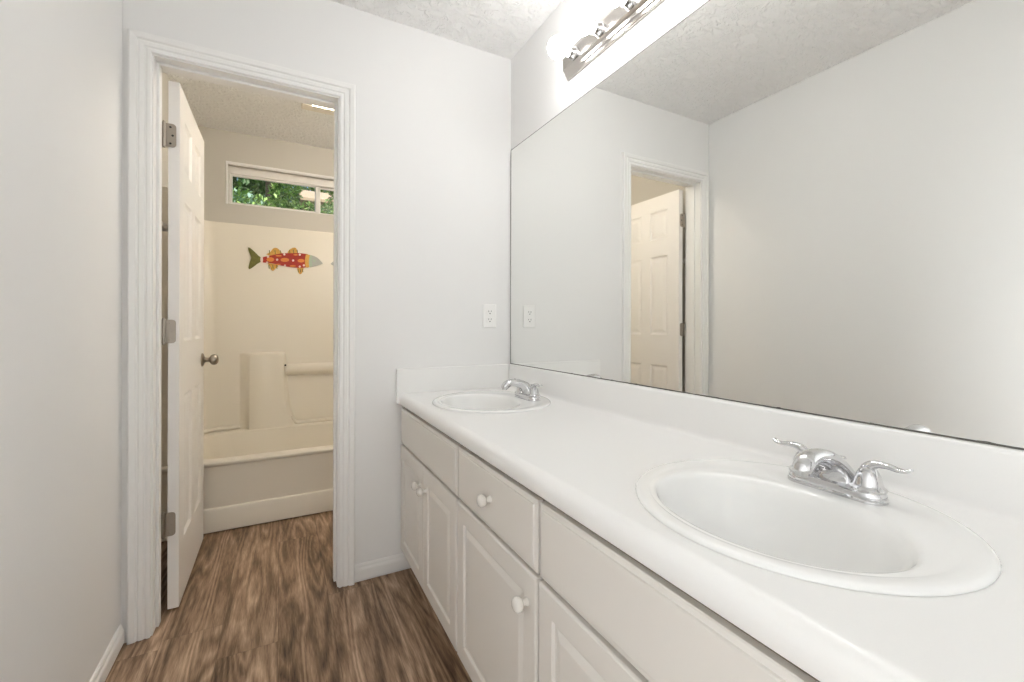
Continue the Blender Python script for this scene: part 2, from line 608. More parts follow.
for zc in (1.815, 1.070, 0.337):
    bm = bmesh.new()
    # leaf on the hinge edge of the slab, rounded outer corners
    r = 0.012
    L_ = [(0.089, zc - .0445), (0.1275 - r, zc - .0445)]
    L_ += [(0.1275 - r + r * math.sin(a), zc - .0445 + r - r * math.cos(a)) for a in (PI / 8, PI / 4, 3 * PI / 8, PI / 2)]
    L_ += [(0.1275 - r + r * math.cos(a), zc + .0445 - r + r * math.sin(a)) for a in (0, PI / 8, PI / 4, 3 * PI / 8, PI / 2)]
    L_ += [(0.089, zc + .0445)]
    prism(bm, [(a - ORG.x, b) for a, b in L_], 'y', 0.1235 - ORG.y, 0.126 - ORG.y)
    hg = link('hinge', bm, M['nickel'], door)
    bm = bmesh.new()
    for k in range(5):
        z0 = zc - .0445 + k * .0178
        lathe(bm, [(0, z0 + .0004), (.0058, z0 + .0004), (.0058, z0 + .0174), (0, z0 + .0174)], 'z', (0.0905 - ORG.x, 0.121 - ORG.y, 0), 14)
    lathe(bm, [(0, zc - .051), (.004, zc - .050), (.0052, zc - .0445), (.0052, zc + .0445), (.004, zc + .050), (0, zc + .051)], 'z', (0.0905 - ORG.x, 0.121 - ORG.y, 0), 12)
    link('hinge_barrel', bm, M['nickel'], hg, 40)
    for dx, dz in ((.1095, .031), (.1165, 0), (.1095, -.031)):
        bm = bmesh.new()
        lathe(bm, [(0, -.0008), (.003, -.0006), (.0040, .0), (.0040, .0006), (0, .0006)], 'y', (dx - ORG.x, 0.1235 - ORG.y, zc + dz), 12)
        link('screw', bm, M['dark'] if zc > 1.5 else M['nickel'], hg, 40)
for s, xf in ((1, DX1), (-1, DX0)):
    bm = bmesh.new()
    pr = [(0, 0), (.033, 0), (.033, .003), (.028, .008), (.016, .011), (.0115, .016), (.0105, .026), (.013, .032),
          (.021, .037), (.0262, .045), (.0268, .053), (.024, .061), (.017, .067), (.008, .0695), (0, .070)]
    lathe(bm, [(r, s * h * (1 if s > 0 else .8)) for r, h in pr], 'x', (xf - ORG.x, 0.672 - ORG.y, 0.922), 28)
    link('door_knob', bm, M['pewter'], door, 40)

# ------------------------------------------------------------------ window
win = bpy.data.objects.new('window_1', None)
COL.objects.link(win)
win.location = ((WX0 + WX1) / 2, YW + 0.08, WZ0)
struct(win, 'narrow high sliding window with white vinyl frame')
wo = Vector(win.location)


def wbox(bm, x0, y0, z0, x1, y1, z1, bev=0.002):
    box(bm, x0 - wo.x, y0 - wo.y, z0 - wo.z, x1 - wo.x, y1 - wo.y, z1 - wo.z, bev, 1)


bm = bmesh.new()
ya, yb = YW + 0.052, YW + 0.118
wbox(bm, WX0 + .001, ya, WZ0 + .001, WX0 + .014, yb, WZ1 - .001)
wbox(bm, WX1 - .014, ya, WZ0 + .001, WX1 - .001, yb, WZ1 - .001)
wbox(bm, WX0 + .014, ya, WZ0 + .001, WX1 - .014, yb, WZ0 + .016)
wbox(bm, WX0 + .014, ya, WZ1 - .056, WX1 - .014, yb, WZ1 - .001)
link('window_frame', bm, M['vinyl'], win)
xm = 0.733
for x0, x1, y0 in ((WX0 + .015, xm + .018, ya + .008), (xm - .020, WX1 - .015, ya + .034)):
    bm = bmesh.new()
    z0, z1 = WZ0 + .017, WZ1 - .057
    wbox(bm, x0, y0, z0, x0 + .009 if y0 < ya + .02 else x0 + .032, y0 + .022, z1)
    wbox(bm, x1 - (.034 if y0 < ya + .02 else .009), y0, z0, x1, y0 + .022, z1)
    wbox(bm, x0 + .009, y0, z0, x1 - .009, y0 + .022, z0 + .010)
    wbox(bm, x0 + .009, y0, z1 - .012, x1 - .009, y0 + .022, z1)
    sash = link('window_sash', bm, M['vinyl'], win)
    bm = bmesh.new()
    wbox(bm, x0 + .008, y0 + .009, z0 + .009, x1 - .008, y0 + .013, z1 - .011, 0)
    link('window_pane', bm, M['glass'], sash)
# painted drywall return: thin white bead around the opening
bm = bmesh.new()
wbox(bm, WX0 - .010, YW - .006, WZ1 - .006, WX1 + .010, YW + .02, WZ1 + .012, 0.003)
wbox(bm, WX0 - .010, YW - .006, WZ0 - .004, WX0 + .003, YW + .02, WZ1 - .006, 0.003)
wbox(bm, WX1 - .003, YW - .006, WZ0 - .004, WX1 + .010, YW + .02, WZ1 - .006, 0.003)
link('window_bead', bm, M['trim'], win)

# unseen glazed opening behind the camera, added for the fill lamp
bw = bpy.data.objects.new('added_window', None)
COL.objects.link(bw)
bw.location = (W + .05, (RX0 + RX1) / 2, RZ0)
struct(bw)
wo = Vector(bw.location)
bm = bmesh.new()
for a in ((RX0 + .001, RZ0 + .001, RX0 + .045, RZ1 - .001), (RX1 - .045, RZ0 + .001, RX1 - .001, RZ1 - .001), (RX0 + .045, RZ0 + .001, RX1 - .045, RZ0 + .045),
          (RX0 + .045, RZ1 - .045, RX1 - .045, RZ1 - .001), (RX0 + .045, 1.00, RX1 - .045, 1.04)):
    wbox(bm, W + .03, a[0], a[1], W + .07, a[2], a[3])
link('window_frame', bm, M['vinyl'], bw)
bm = bmesh.new()
wbox(bm, W + .048, RX0 + .046, RZ0 + .046, W + .052, RX1 - .046, RZ1 - .046, 0)
link('window_pane', bm, M['glass'], bw)

# ------------------------------------------------------------------ bathtub and surround
tub = thing('bathtub_shower_unit', 'beige one-piece bathtub with moulded wall surround beneath the high window', 'bathtub', (0.755, 1.2, 0))
TO = Vector(tub.location)
TX0, TX1, TY0, TY1 = XB + .004, 1.504, 0.805, YW - 0.003
SX0, SX1, SY = -0.022, 1.468, 1.600     # inner faces of the surround
RIM = 0.376


def rrect(x0, y0, x1, y1, r, k=6):
    out = []
    for cx, cy, a0 in ((x1 - r, y1 - r, 0), (x0 + r, y1 - r, PI / 2), (x0 + r, y0 + r, PI), (x1 - r, y0 + r, 1.5 * PI)):
        for i in range(k + 1):
            a = a0 + PI / 2 * i / k
            out.append((cx + r * math.cos(a), cy + r * math.sin(a)))
    return out


bm = bmesh.new()
# apron profile (y, z), extruded along x
ap = [(TY0 + .012, 0.010), (TY0 - .004, 0.010), (TY0 - .004, 0.118), (TY0 + .000, 0.127), (TY0 + .012, 0.131), (TY0 + .014, .345),
      (TY0 + .004, .352), (TY0 + .000, .358), (TY0 + .000, .366), (TY0 + .006, .373), (TY0 + .016, RIM), (TY0 + .050, RIM), (TY0 + .050, 0.002), (TY0 + .012, 0.002)]
prism(bm, [(y - TO.y, z) for y, z in ap], 'x', TX0 - TO.x, TX1 - TO.x)
# rim plane with basin
loops = []
for x0, y0, x1, y1, r, z in ((TX0, TY0 + .050, TX1, TY1, .002, RIM), (SX0 + .06, TY0 + .062, SX1 - .075, SY - .058, .14, RIM),
                             (SX0 + .068, TY0 + .072, SX1 - .085, SY - .066, .14, RIM - .008),
                             (SX0 + .115, TY0 + .105, SX1 - .12, SY - .095, .13, 0.12), (SX0 + .16, TY0 + .14, SX1 - .16, SY - .13, .11, 0.075)):
    loops.append([bm.verts.new((a - TO.x, b - TO.y, z)) for a, b in rrect(x0, y0, x1, y1, r)])
n = len(loops[0])
for A, B in zip(loops, loops[1:]):
    for i in range(n):
        bm.faces.new((A[i], A[(i + 1) % n], B[(i + 1) % n], B[i]))
bm.faces.new(loops[-1])
link('tub_basin', bm, M['tub'], tub, 35)

bm = bmesh.new()
# surround: thickness between the inner path and the room walls
r = 0.120
inner = [(SX0, TY0 + .03)]
inner += [(SX0 + r - r * math.cos(a), SY - r + r * math.sin(a)) for a in (PI / 2 * k / 8 for k in range(9))]
inner += [(SX1 - r + r * math.sin(a), SY - r + r * math.cos(a)) for a in (PI / 2 * k / 8 for k in range(9))]
inner += [(SX1, TY0 + .03)]
outer = [(TX1, TY0 + .03), (TX1, TY1), (TX0, TY1), (TX0, TY0 + .03)]
zt = 1.796
lo = [bm.verts.new((x - TO.x, y - TO.y, RIM)) for x, y in inner]
hi = [bm.verts.new((x - TO.x, y - TO.y, zt - .012)) for x, y in inner]


def outw(p, d):
    x, y = p
    return (x + (-d if x < .3 else d if x > 1.2 else 0), y + (d if y > 1.45 else 0))


h2 = [bm.verts.new((outw(p, .006)[0] - TO.x, outw(p, .006)[1] - TO.y, zt)) for p in inner]
m_ = len(inner)
for A, B in ((lo, hi), (hi, h2)):
    for i in range(m_ - 1):
        bm.faces.new((A[i], A[i + 1], B[i + 1], B[i]))
ou = [bm.verts.new((x - TO.x, y - TO.y, zt)) for x, y in outer]
bm.faces.new(h2 + ou)
ol = [bm.verts.new((x - TO.x, y - TO.y, RIM)) for x, y in outer]
bm.faces.new((lo[0], hi[0], h2[0], ou[3], ol[3]))
bm.faces.new((lo[-1], hi[-1], h2[-1], ou[0], ol[0]))
link('surround_wall', bm, M['tub'], tub, 40)

# moulded column with a shelf top on the back wall (front outline, then tapered to the wall)
bm = bmesh.new()
front = [(.286, .372), (.286, .880), (.292, .893), (.304, .899), (.470, .899), (.486, .894), (.495, .880), (.499, .840), (.506, .72),
         (.516, .58), (.530, .48), (.556, .405), (.575, .372)]
back = [(.222, .372), (.222, .893), (.230, .900), (.245, .903), (.492, .903), (.508, .898), (.517, .884), (.522, .842), (.528, .72),
        (.538, .58), (.552, .48), (.578, .405), (.597, .372)]
mid = [((a[0] * .95 + b[0] * .05), (a[1] * .95 + b[1] * .05)) for a, b in zip(front, back)]
cxm = .40
inn = [(x + (.010 if x < cxm else -.010), z - (.012 if z > .86 else 0)) for x, z in front]
inn2 = [(x + (.003 if x < cxm else -.003), z - (.003 if z > .86 else 0)) for x, z in front]
rows = []
for pts, y in ((back, SY + .004), ([(a[0] * .5 + b[0] * .5 + .008 * (a[0] < cxm), a[1] * .5 + b[1] * .5) for a, b in zip(front, back)], SY - .012), (mid, SY - .040), (inn2, SY - .053), (inn, SY - .060)):
    rows.append([bm.verts.new((x - TO.x, y - TO.y, z)) for x, z in pts])
for A, B in zip(rows, rows[1:]):
    for i in range(len(front) - 1):
        bm.faces.new((A[i], A[i + 1], B[i + 1], B[i]))
bm.faces.new(rows[-1])
link('shelf_column', bm, M['tub'], tub, 75)
# soap ledge running right of the column
bm = bmesh.new()
led = [(SY + .004, .728), (SY - .018, .740), (SY - .034, .752), (SY - .040, .764), (SY - .040, .792), (SY - .034, .806), (SY - .020, .812), (SY + .004, .814)]
prism(bm, [(y - TO.y, z) for y, z in led], 'x', .512 - TO.x, 1.10 - TO.x)
link('soap_ledge', bm, M['tub'], tub, 50)
bm = bmesh.new()
lathe(bm, [(0, -.006), (.006, -.006), (.007, .001), (0, .001)], 'y', (.512 - TO.x, SY - .040 - TO.y, .808), 12)
link('ledge_plug', bm, M['dark'], tub, 40)
# lower moulded panel edge right of the column
bm = bmesh.new()
tube(bm, [Vector(p) - TO for p in spline([(.552, SY - .022, .440), (.562, SY - .020, .408), (.580, SY - .017, .390), (.62, SY - .014, .384),
                                         (.80, SY - .014, .388), (.95, SY - .014, .390), (1.05, SY - .012, .392)], 5)], .015, 12, up=(0, 0.3, 1))
link('panel_edge', bm, M['tub'], tub, 60)
bm = bmesh.new()
tube(bm, [Vector(p) - TO for p in spline([(-.010, SY - .12, .384), (.040, SY - .050, .388), (.12, SY - .020, .392), (.18, SY - .012, .394), (.235, SY - .010, .392)], 5)], .014, 12, up=(0, 0.3, 1))
link('corner_ledge', bm, M['tub'], tub, 60)
bm = bmesh.new()
lathe(bm, [(0, 0), (.03, 0), (.03, .002), (.02, .004), (0, .004)], 'z', (1.22 - TO.x, 1.2 - TO.y, .075), 20)
link('drain', bm, M['chrome'], tub, 40)

# ------------------------------------------------------------------ painted fish on the surround
FY = SY - 0.0002


def fpx(x, y):
    """fish drawing units -> metres on the wall (u to the nose, v up)"""
    return ((x - 125) * .000677, -((y - 214) - (x - 125) * .0657) * .00074)


def fpoly(bm, pts, d0, d1, mi=0, sp=True, k=5):
    P = [fpx(*p) for p in pts]
    if sp:
        P = spline(P + [P[0]], k)[:-1]
    prism(bm, [(u, v) for u, v in P], 'y', -d1, -d0, mi)
    return


def make_fish(x, z, label):
    t = thing('wall_fish', label, 'wall decoration', (x, FY, z), 'painted fish on the tub wall')
    bm = bmesh.new()
    fpoly(bm, [(240, 240), (252, 212), (296, 200), (350, 188), (430, 172), (520, 170), (610, 170), (690, 186), (705, 240), (690, 300), (610, 314), (520, 308), (430, 292), (350, 272), (296, 264), (252, 258)], 0, .006)
    for cx, cy, rx, ry in ((322, 232, 36, 22), (457, 236, 42, 20), (612, 244, 34, 18), (532, 296, 30, 9), (400, 196, 30, 8), (392, 280, 26, 7), (560, 186, 22, 8)):
        fpoly(bm, [(cx + rx * math.cos(a), cy + ry * math.sin(a)) for a in (2 * PI * k / 10 for k in range(10))], .006, .0066, 1, False)
    for cx, cy in ((385, 234), (536, 242), (452, 182), (600, 184), (458, 292), (600, 302), (300, 206), (292, 262), (640, 290)):
        fpoly(bm, [(cx + 11 * math.cos(a), cy + 11 * math.sin(a)) for a in (2 * PI * k / 8 for k in range(8))], .006, .0068, 2, False)
    link('fish_body', bm, [M['fish_red'], M['fish_orange'], M['fish_white']], t)
    bm = bmesh.new()
    fpoly(bm, [(690, 186), (735, 196), (780, 220), (822, 262), (826, 272), (800, 284), (750, 298), (690, 302), (684, 240)], 0, .0062)
    fpoly(bm, [(660, 182), (700, 190), (690, 240), (696, 300), (660, 308), (650, 240)], 0, .0066, 1)
    fpoly(bm, [(700, 190), (722, 194), (716, 240), (720, 300), (694, 302), (690, 240)], .006, .0068, 2)
    h = link('fish_head', bm, [M['fish_grey'], M['fish_gold'], M['fish_teal']], t)
    bm = bmesh.new()
    fpoly(bm, [(742 + 15 * math.cos(a), 243 + 13 * math.sin(a)) for a in (2 * PI * k / 12 for k in range(12))], .006, .0072, 0, False)
    link('fish_eye', bm, M['fish_teal'], h)
    bm = bmesh.new()
    fpoly(bm, [(250, 222), (215, 196), (170, 150), (128, 118), (124, 140), (140, 190), (148, 218), (138, 250), (126, 300), (130, 322), (160, 308), (205, 272), (250, 244)], 0, .005)
    link('tail_fin', bm, M['fish_green'], t)
    bm = bmesh.new()
    fpoly(bm, [(232, 216), (246, 204), (254, 218), (254, 250), (246, 264), (232, 250)], .004, .0064)
    link('tail_band', bm, M['fish_white'], t)
    for pts in ([(285, 182), (320, 160), (350, 124), (385, 122), (412, 148), (432, 176), (400, 190), (330, 196)],
                [(478, 176), (492, 146), (530, 118), (562, 118), (576, 148), (584, 178), (540, 186)],
                [(292, 266), (318, 296), (330, 330), (350, 340), (372, 318), (394, 292), (350, 274)],
                [(574, 310), (580, 346), (598, 374), (616, 372), (630, 344), (634, 312)]):
        bm = bmesh.new()
        fpoly(bm, pts, 0, .005)
        c = [sum(p[0] for p in pts) / len(pts), sum(p[1] for p in pts) / len(pts)]
        for s in (-.35, 0, .35):
            w = (max(p[0] for p in pts) - min(p[0] for p in pts)) * s
            hh = (max(p[1] for p in pts) - min(p[1] for p in pts)) * .25
            fpoly(bm, [(c[0] + w - 4, c[1] - hh), (c[0] + w + 4, c[1] - hh), (c[0] + w + 8, c[1] + hh), (c[0] + w, c[1] + hh)], .005, .0056, 1, False)
        link('fin', bm, [M['fish_gold'], M['fish_green']], t)
    return t


fish = make_fish(0.283, 1.565, 'red spotted painted fish with green tail, swimming right across the tub wall')
f2 = copy_tree(fish)
f2.scale = (-1, 1, 1)
f2.location = (1.291, FY, 1.565)
f2['label'] = 'second painted fish, only its dark snout showing past the right door casing'

# ------------------------------------------------------------------ tub room ceiling light, towel bar
cl = thing('ceiling_light', 'slim lit ceiling fixture over the tub room, beyond the doorway head', 'ceiling light', (0.77, 0.953, H))
bm = bmesh.new()
box(bm, -.180, -.037, -.032, .180, .037, -.0005, .004, 2)
link('light_housing', bm, M['fix'], cl)
bm = bmesh.new()
box(bm, -.124, -.042, -.030, .172, -.030, -.008, .003, 2)
link('light_lens', bm, M['lens'], cl)

dome = thing('added_globe_light', 'added warm fill globe on the tub room ceiling, unseen round the corner from the doorway', 'ceiling light', (1.15, 0.46, H))  # made-up lamp, hidden by the partition, fills the tub room with light
bm = bmesh.new()
lathe(bm, [(0, -.0005), (.075, -.0005), (.075, -.012), (.05, -.022), (.042, -.05), (0, -.05)], 'z', (0, 0, 0), 32)
link('canopy', bm, M['fix'], dome, 40)
bm = bmesh.new()
lathe(bm, [(0, -.045)] + [(.082 * math.sin(a), -.122 + .082 * math.cos(a)) for a in (math.radians(k_) for k_ in range(28, 180, 12))] + [(0, -.204)], 'z', (0, 0, 0), 32)
link('fill_globe_glass', bm, M['fill_globe'], dome, 60)

tbx = thing('towel_bar', 'white towel bar on the left wall, glimpsed in the gap behind the open door', 'towel bar', (XB, 0.42, 1.555))
bm = bmesh.new()
tube(bm, [(.062, -.235, 0), (.062, .235, 0)], .009, 14, up=(0, 0, 1))
link('bar', bm, M['trim'], tbx, 40)
for y in (-.225, .225):
    bm = bmesh.new()
    lathe(bm, [(0, .0005), (.026, .0005), (.026, .006), (.014, .014), (.012, .040), (.017, .050), (.018, .060), (.012, .069), (0, .071)], 'x', (0, y, 0), 20)
    link('post', bm, M['trim'], tbx, 40)

# ------------------------------------------------------------------ vanity cabinets
FX = 0.951           # front of doors and drawers
FR = 0.9695          # face frame


def panel_door(name, y0, y1, z0, z1, parent, org, raised=True):
    bm = bmesh.new()

    def fn(u, v, d):
        return Vector((FX + d, u, v)) - org
    th = FR - FX - .0005
    if raised:
        steps = [(0.0, th), (0.0, .005), (.0015, .002), (.005, .0), (.050, 0), (.052, .0015), (.0545, .006), (.062, .0065), (.076, .0015), (.079, .001)]
    else:
        steps = [(0.0, th), (0.0, .006), (.002, .0045), (.011, .0035), (.0125, .0008), (.015, 0)]
    nested(bm, fn, y0, z0, y1, z1, steps)
    q = [bm.verts.new(fn(u, v, th)) for u, v in ((y0, z0), (y1, z0), (y1, z1), (y0, z1))]
    bm.faces.new(q)
    bmesh.ops.remove_doubles(bm, verts=bm.verts, dist=1e-6)
    return link(name, bm, M['cab'], parent)


def knob(y, z, parent, org):
    bm = bmesh.new()
    pr = [(0, 0.002), (.0095, 0.001), (.009, -.003), (.0065, -.006), (.006, -.011), (.0085, -.0135), (.0130, -.0155), (.0155, -.019), (.0162, -.0235), (.0152, -.028), (.0120, -.0320), (.0070, -.0345), (0, -.0355)]
    lathe(bm, pr, 'x', Vector((FX, y, z)) - org, 24)
    return link('knob', bm, M['ceramic'], parent, 50)


def cabinet(name, label, ya, yb):
    """carcass from ya down to yb (yb < ya)"""
    t = thing(name, label, 'cabinet', (FR, (ya + yb) / 2, 0), 'vanity cabinets under the counter')
    org = Vector(t.location)
    bm = bmesh.new()

    def b(x0, y0, z0, x1, y1, z1, mi=0):
        box(bm, x0 - org.x, y0 - org.y, z0, x1 - org.x, y1 - org.y, z1, 0, 1, mi)
    xb = 1.500
    b(FR + .018, ya - .016, .100, xb, ya - .001, .739)          # sides
    b(FR + .018, yb + .001, .100, xb, yb + .016, .739)
    b(FR + .018, yb + .016, .100, xb, ya - .016, .114)          # bottom
    b(xb - .006, yb + .016, .114, xb, ya - .016, .739)          # back
    b(1.030, yb + .001, .001, 1.045, ya - .001, .100)           # toe kick board
    link('carcass', bm, M['cab'], t)
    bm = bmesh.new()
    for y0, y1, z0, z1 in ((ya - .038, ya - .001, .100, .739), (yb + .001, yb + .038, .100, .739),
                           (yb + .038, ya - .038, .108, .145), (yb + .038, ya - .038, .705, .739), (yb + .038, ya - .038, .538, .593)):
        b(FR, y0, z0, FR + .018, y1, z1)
    link('face_frame', bm, M['gap_shadow'], t)
    return t, org


va, o = cabinet('sink_base_cabinet', 'white two-door sink base cabinet against the far wall, nearest the doorway', 0.0, -.7035)
panel_door('false_drawer_front', -.699, -.010, .574, .7285, va, o, False)
d = panel_door('cabinet_door', -.3515, -.010, .1020, .565, va, o)
knob(-.322, .488, d, o)
d = panel_door('cabinet_door', -.699, -.3545, .1020, .565, va, o)
knob(-.392, .488, d, o)
vb, o = cabinet('drawer_base_cabinet', 'white middle cabinet with one knobbed drawer above a single door', -.7035, -1.171)
d = panel_door('drawer_front', -1.1665, -.708, .574, .7285, vb, o, False)
knob(-.942, .653, d, o)
d = panel_door('cabinet_door', -1.1665, -.708, .1020, .565, vb, o)
knob(-1.130, .498, d, o)
vc, o = cabinet('sink_base_cabinet', 'white sink base cabinet nearest the camera, below the larger-looking basin', -1.171, -1.878)
panel_door('false_drawer_front', -1.869, -1.1755, .574, .7285, vc, o, False)
d = panel_door('cabinet_door', -1.522, -1.1755, .1020, .565, vc, o)
knob(-1.487, .495, d, o)
d = panel_door('cabinet_door', -1.869, -1.526, .1020, .565, vc, o)
knob(-1.561, .495, d, o)

# ------------------------------------------------------------------ countertop with moulded backsplash
SINKS = ((1.222, -0.379), (1.222, -1.516))
ctop = thing('countertop', 'long white laminate countertop with backsplash, over the vanity cabinets', 'countertop', (1.2, -.95, CT))
co = Vector(ctop.location)
prof = [(.974, .7445), (.950, .7445), (.9455, .7475), (.9440, .7525), (.9440, .766)]
prof += [(.9440 + .026 - .026 * math.cos(a), .766 + .026 * math.sin(a)) for a in (PI / 2 * k / 7 for k in range(1, 8))]
prof += [(1.476, CT)]
prof += [(1.476 + .012 * math.sin(a), CT + .012 - .012 * math.cos(a)) for a in (PI / 2 * k / 4 for k in range(1, 5))]
prof += [(1.488, BS - .010)]
prof += [(1.488 + .010 - .010 * math.cos(a), BS - .010 + .010 * math.sin(a)) for a in (PI / 2 * k / 4 for k in range(1, 5))]
prof += [(1.5075, BS), (1.5075, .752), (.974, .752)]
bm = bmesh.new()
prism(bm, [(x - co.x, z - co.z) for x, z in prof], 'y', -1.895 - co.y, -.0195 - co.y)
bmesh.ops.recalc_face_normals(bm, faces=bm.faces[:])
slab_o = link('counter_slab', bm, M['counter'], ctop)
cutters = []
for cx, cy in SINKS:
    bm = bmesh.new()
    lathe(bm, [(0, -.2), (1, -.2), (1, .1), (0, .1)], 'z', (cx - co.x, cy - co.y, 0), 64, sx=.213, sy=.225)
    c = link('cut', bm, M['counter'], ctop)
    md = slab_o.modifiers.new('b', 'BOOLEAN')
    md.operation = 'DIFFERENCE'
    md.solver = 'EXACT'
    md.object = c
    cutters.append(c)
bpy.context.view_layer.update()
me = bpy.data.meshes.new_from_object(slab_o.evaluated_get(bpy.context.evaluated_depsgraph_get()))
slab_o.modifiers.clear()
slab_o.data = me
for c in cutters:
    bpy.data.objects.remove(c, do_unlink=True)
bm = bmesh.new()
bm.from_mesh(me)
a30 = math.radians(35)
for f in bm.faces:
    f.smooth = True
for e in bm.edges:
    e.smooth = not (len(e.link_faces) == 2 and e.calc_face_angle(0) > a30)
bm.to_mesh(me)
bm.free()
bm = bmesh.new()
box(bm, .9320 - co.x, -.0190 - co.y, .7470 - co.z, 1.4875 - co.x, -.0005 - co.y, BS - co.z, .0025, 2)
link('side_splash', bm, M['counter'], ctop)


# ------------------------------------------------------------------ basins
def make_sink():
    t = thing('sink_basin', '', 'sink', (0, 0, CT), 'drop-in sinks in the counter')
    bm = bmesh.new()
    # loops: centre offset x, half axis x, half axis y, z
    L_ = [(0, .2315, .2435, .0004), (0, .2320, .2440, .0020), (0, .2305, .2425, .0050), (0, .2280, .2398, .0072), (0, .2240, .2360, .0082), (0, .2170, .2292, .0084),
          (-.004, .2065, .2200, .0080), (-.009, .1985, .2140, .0066), (-.018, .1890, .2085, .0062), (-.030, .1750, .2015, .0062),
          (-.043, .1565, .1930, .0062), (-.047, .1490, .1880, .0050), (-.0495, .1440, .1848, .0014), (-.051, .1400, .1815, -.005),
          (-.052, .1350, .1755, -.020), (-.051, .1270, .1660, -.050), (-.049, .1140, .1490, -.085), (-.046, .0950, .1230, -.115), (-.042, .0690, .0860, -.135),
          (-.039, .0420, .0480, -.143), (-.037, .0240, .0240, -.146)]
    n = 72
    rings = [[bm.verts.new((c + a * math.cos(2 * PI * i / n), b * math.sin(2 * PI * i / n), z)) for i in range(n)] for c, a, b, z in L_]
    for A, B in zip(rings, rings[1:]):
        for i in range(n):
            bm.faces.new((A[i], A[(i + 1) % n], B[(i + 1) % n], B[i]))
    bm.faces.new(rings[-1])
    # underside shell
    U = [(0, .2315, .2435, .0004), (-.002, .209, .221, .0004), (-.049, .154, .193, -.002), (-.051, .140, .178, -.05), (-.049, .126, .159, -.09), (-.045, .10, .128, -.128), (-.041, .05, .056, -.156)]
    ur = [rings[0]] + [[bm.verts.new((c + a * math.cos(2 * PI * i / n), b * math.sin(2 * PI * i / n), z)) for i in range(n)] for c, a, b, z in U[1:]]
    for A, B in zip(ur, ur[1:]):
        for i in range(n):
            bm.faces.new((A[i], A[(i + 1) % n], B[(i + 1) % n], B[i]))
    bm.faces.new(ur[-1])
    link('basin', bm, M['porcelain'], t, 60)
    bm = bmesh.new()
    lathe(bm, [(0, -.1445), (.010, -.143), (.0155, -.1415), (.016, -.1435), (.019, -.1435), (.0225, -.1425), (.0225, -.1455), (0, -.1455)], 'z', (-.037, 0, 0), 24)
    link('drain', bm, M['chrome'], t, 40)
    return t


s0 = make_sink()
s0.location = (*SINKS[0], CT)
s0['label'] = 'white oval basin at the far end of the counter, beside the outlet wall'
s1 = copy_tree(s0)
s1.location = (*SINKS[1], CT)
s1['label'] = 'white oval basin at the near right end of the counter'


# ------------------------------------------------------------------ faucets
def make_faucet():
    t = thing('faucet', '', 'faucet', (0, 0, 0), 'chrome two-handle faucets')
    bm = bmesh.new()
    rows = []
    for ins, z in ((0.0, 0.0), (0.0, .004), (.002, .006), (.002, .013), (.0045, .0175), (.010, .020)):
        pts = []
        for k in range(17):
            a = PI * k / 16
            pts.append(((.0275 - ins) * math.cos(a), .0515 + (.0275 - ins) * math.sin(a)))
        for k in range(17):
            a = PI + PI * k / 16
            pts.append(((.0275 - ins) * math.cos(a), -.0515 + (.0275 - ins) * math.sin(a)))
        rows.append([bm.verts.new((x, y, z)) for x, y in pts])
    n = len(rows[0])
    for A, B in zip(rows, rows[1:]):
        for i in range(n):
            bm.faces.new((A[i], A[(i + 1) % n], B[(i + 1) % n], B[i]))
    bm.faces.new(rows[0])
    bm.faces.new(rows[-1])
    link('base_plate', bm, M['chrome'], t, 35)
    # spout: sections along an arch towards the basin
    S = spline([(.008, .012, .026, .040), (.004, .028, .024, .033), (-.006, .044, .0205, .025), (-.024, .0575, .0170, .0190), (-.050, .0655, .0150, .0165),
                (-.076, .0675, .0145, .0165), (-.093, .0630, .0150, .0170), (-.102, .0550, .0150, .0165), (-.104, .0480, .0140, .0150)], 5)
    bm = bmesh.new()
    tube(bm, [(p[0], 0, p[1]) for p in S], [p[2] for p in S], 20, [p[3] for p in S], up=(0, 1, 0))
    sp_ = link('spout', bm, M['chrome'], t, 50)
    bm = bmesh.new()
    lathe(bm, [(0, .0412), (.0092, .0412), (.0108, .043), (.0108, .0505), (0, .0505)], 'z', (-.1042, 0, 0), 18)
    link('aerator', bm, M['chrome_soft'], sp_, 40)
    for s in (1, -1):
        bm = bmesh.new()
        lathe(bm, [(0, .017), (.0255, .017), (.0258, .0205), (.0240, .0225), (.0215, .0245), (.0200, .029), (.0190, .035), (.0168, .043), (.0138, .0495), (.0105, .0545), (.006, .0575), (0, .0585)], 'z', (0, s * .0515, 0), 28)
        hb = link('handle_bell', bm, M['chrome'], t, 35)
        V = spline([(-.004, .044, .0095, .010), (-.001, .053, .0095, .0100), (.006, .0605, .0080, .0095), (.016, .0635, .0062, .0085), (.030, .0635, .0050, .0078), (.041, .0615, .0042, .0080),
                    (.050, .0620, .0036, .0080), (.0560, .0650, .0030, .0066), (.0590, .0675, .0018, .0035)], 4)
        bm = bmesh.new()
        tube(bm, [(0, s * (.0515 + p[0]), p[1]) for p in V], [p[2] for p in V], 14, [p[3] for p in V], up=(1, 0, 0))
        link('lever', bm, M['chrome'], hb, 60)
    bm = bmesh.new()
    lathe(bm, [(0, .019), (.0028, .019), (.0028, .050), (.0075, .052), (.0085, .0545), (.0075, .057), (0, .058)], 'z', (.0215, 0, 0), 14)
    link('lift_rod', bm, M['chrome'], t, 40)
    return t


fa0 = make_faucet()
fz = CT + .0066
fa0.location = (1.368, -.411, fz)
fa0['label'] = 'chrome two-handle faucet at the far basin, spout seen side-on near the wall corner'
fa1 = copy_tree(fa0)
fa1.location = (1.369, -1.523, fz)
fa1['label'] = 'chrome two-handle faucet at the near right basin, levers spread wide'

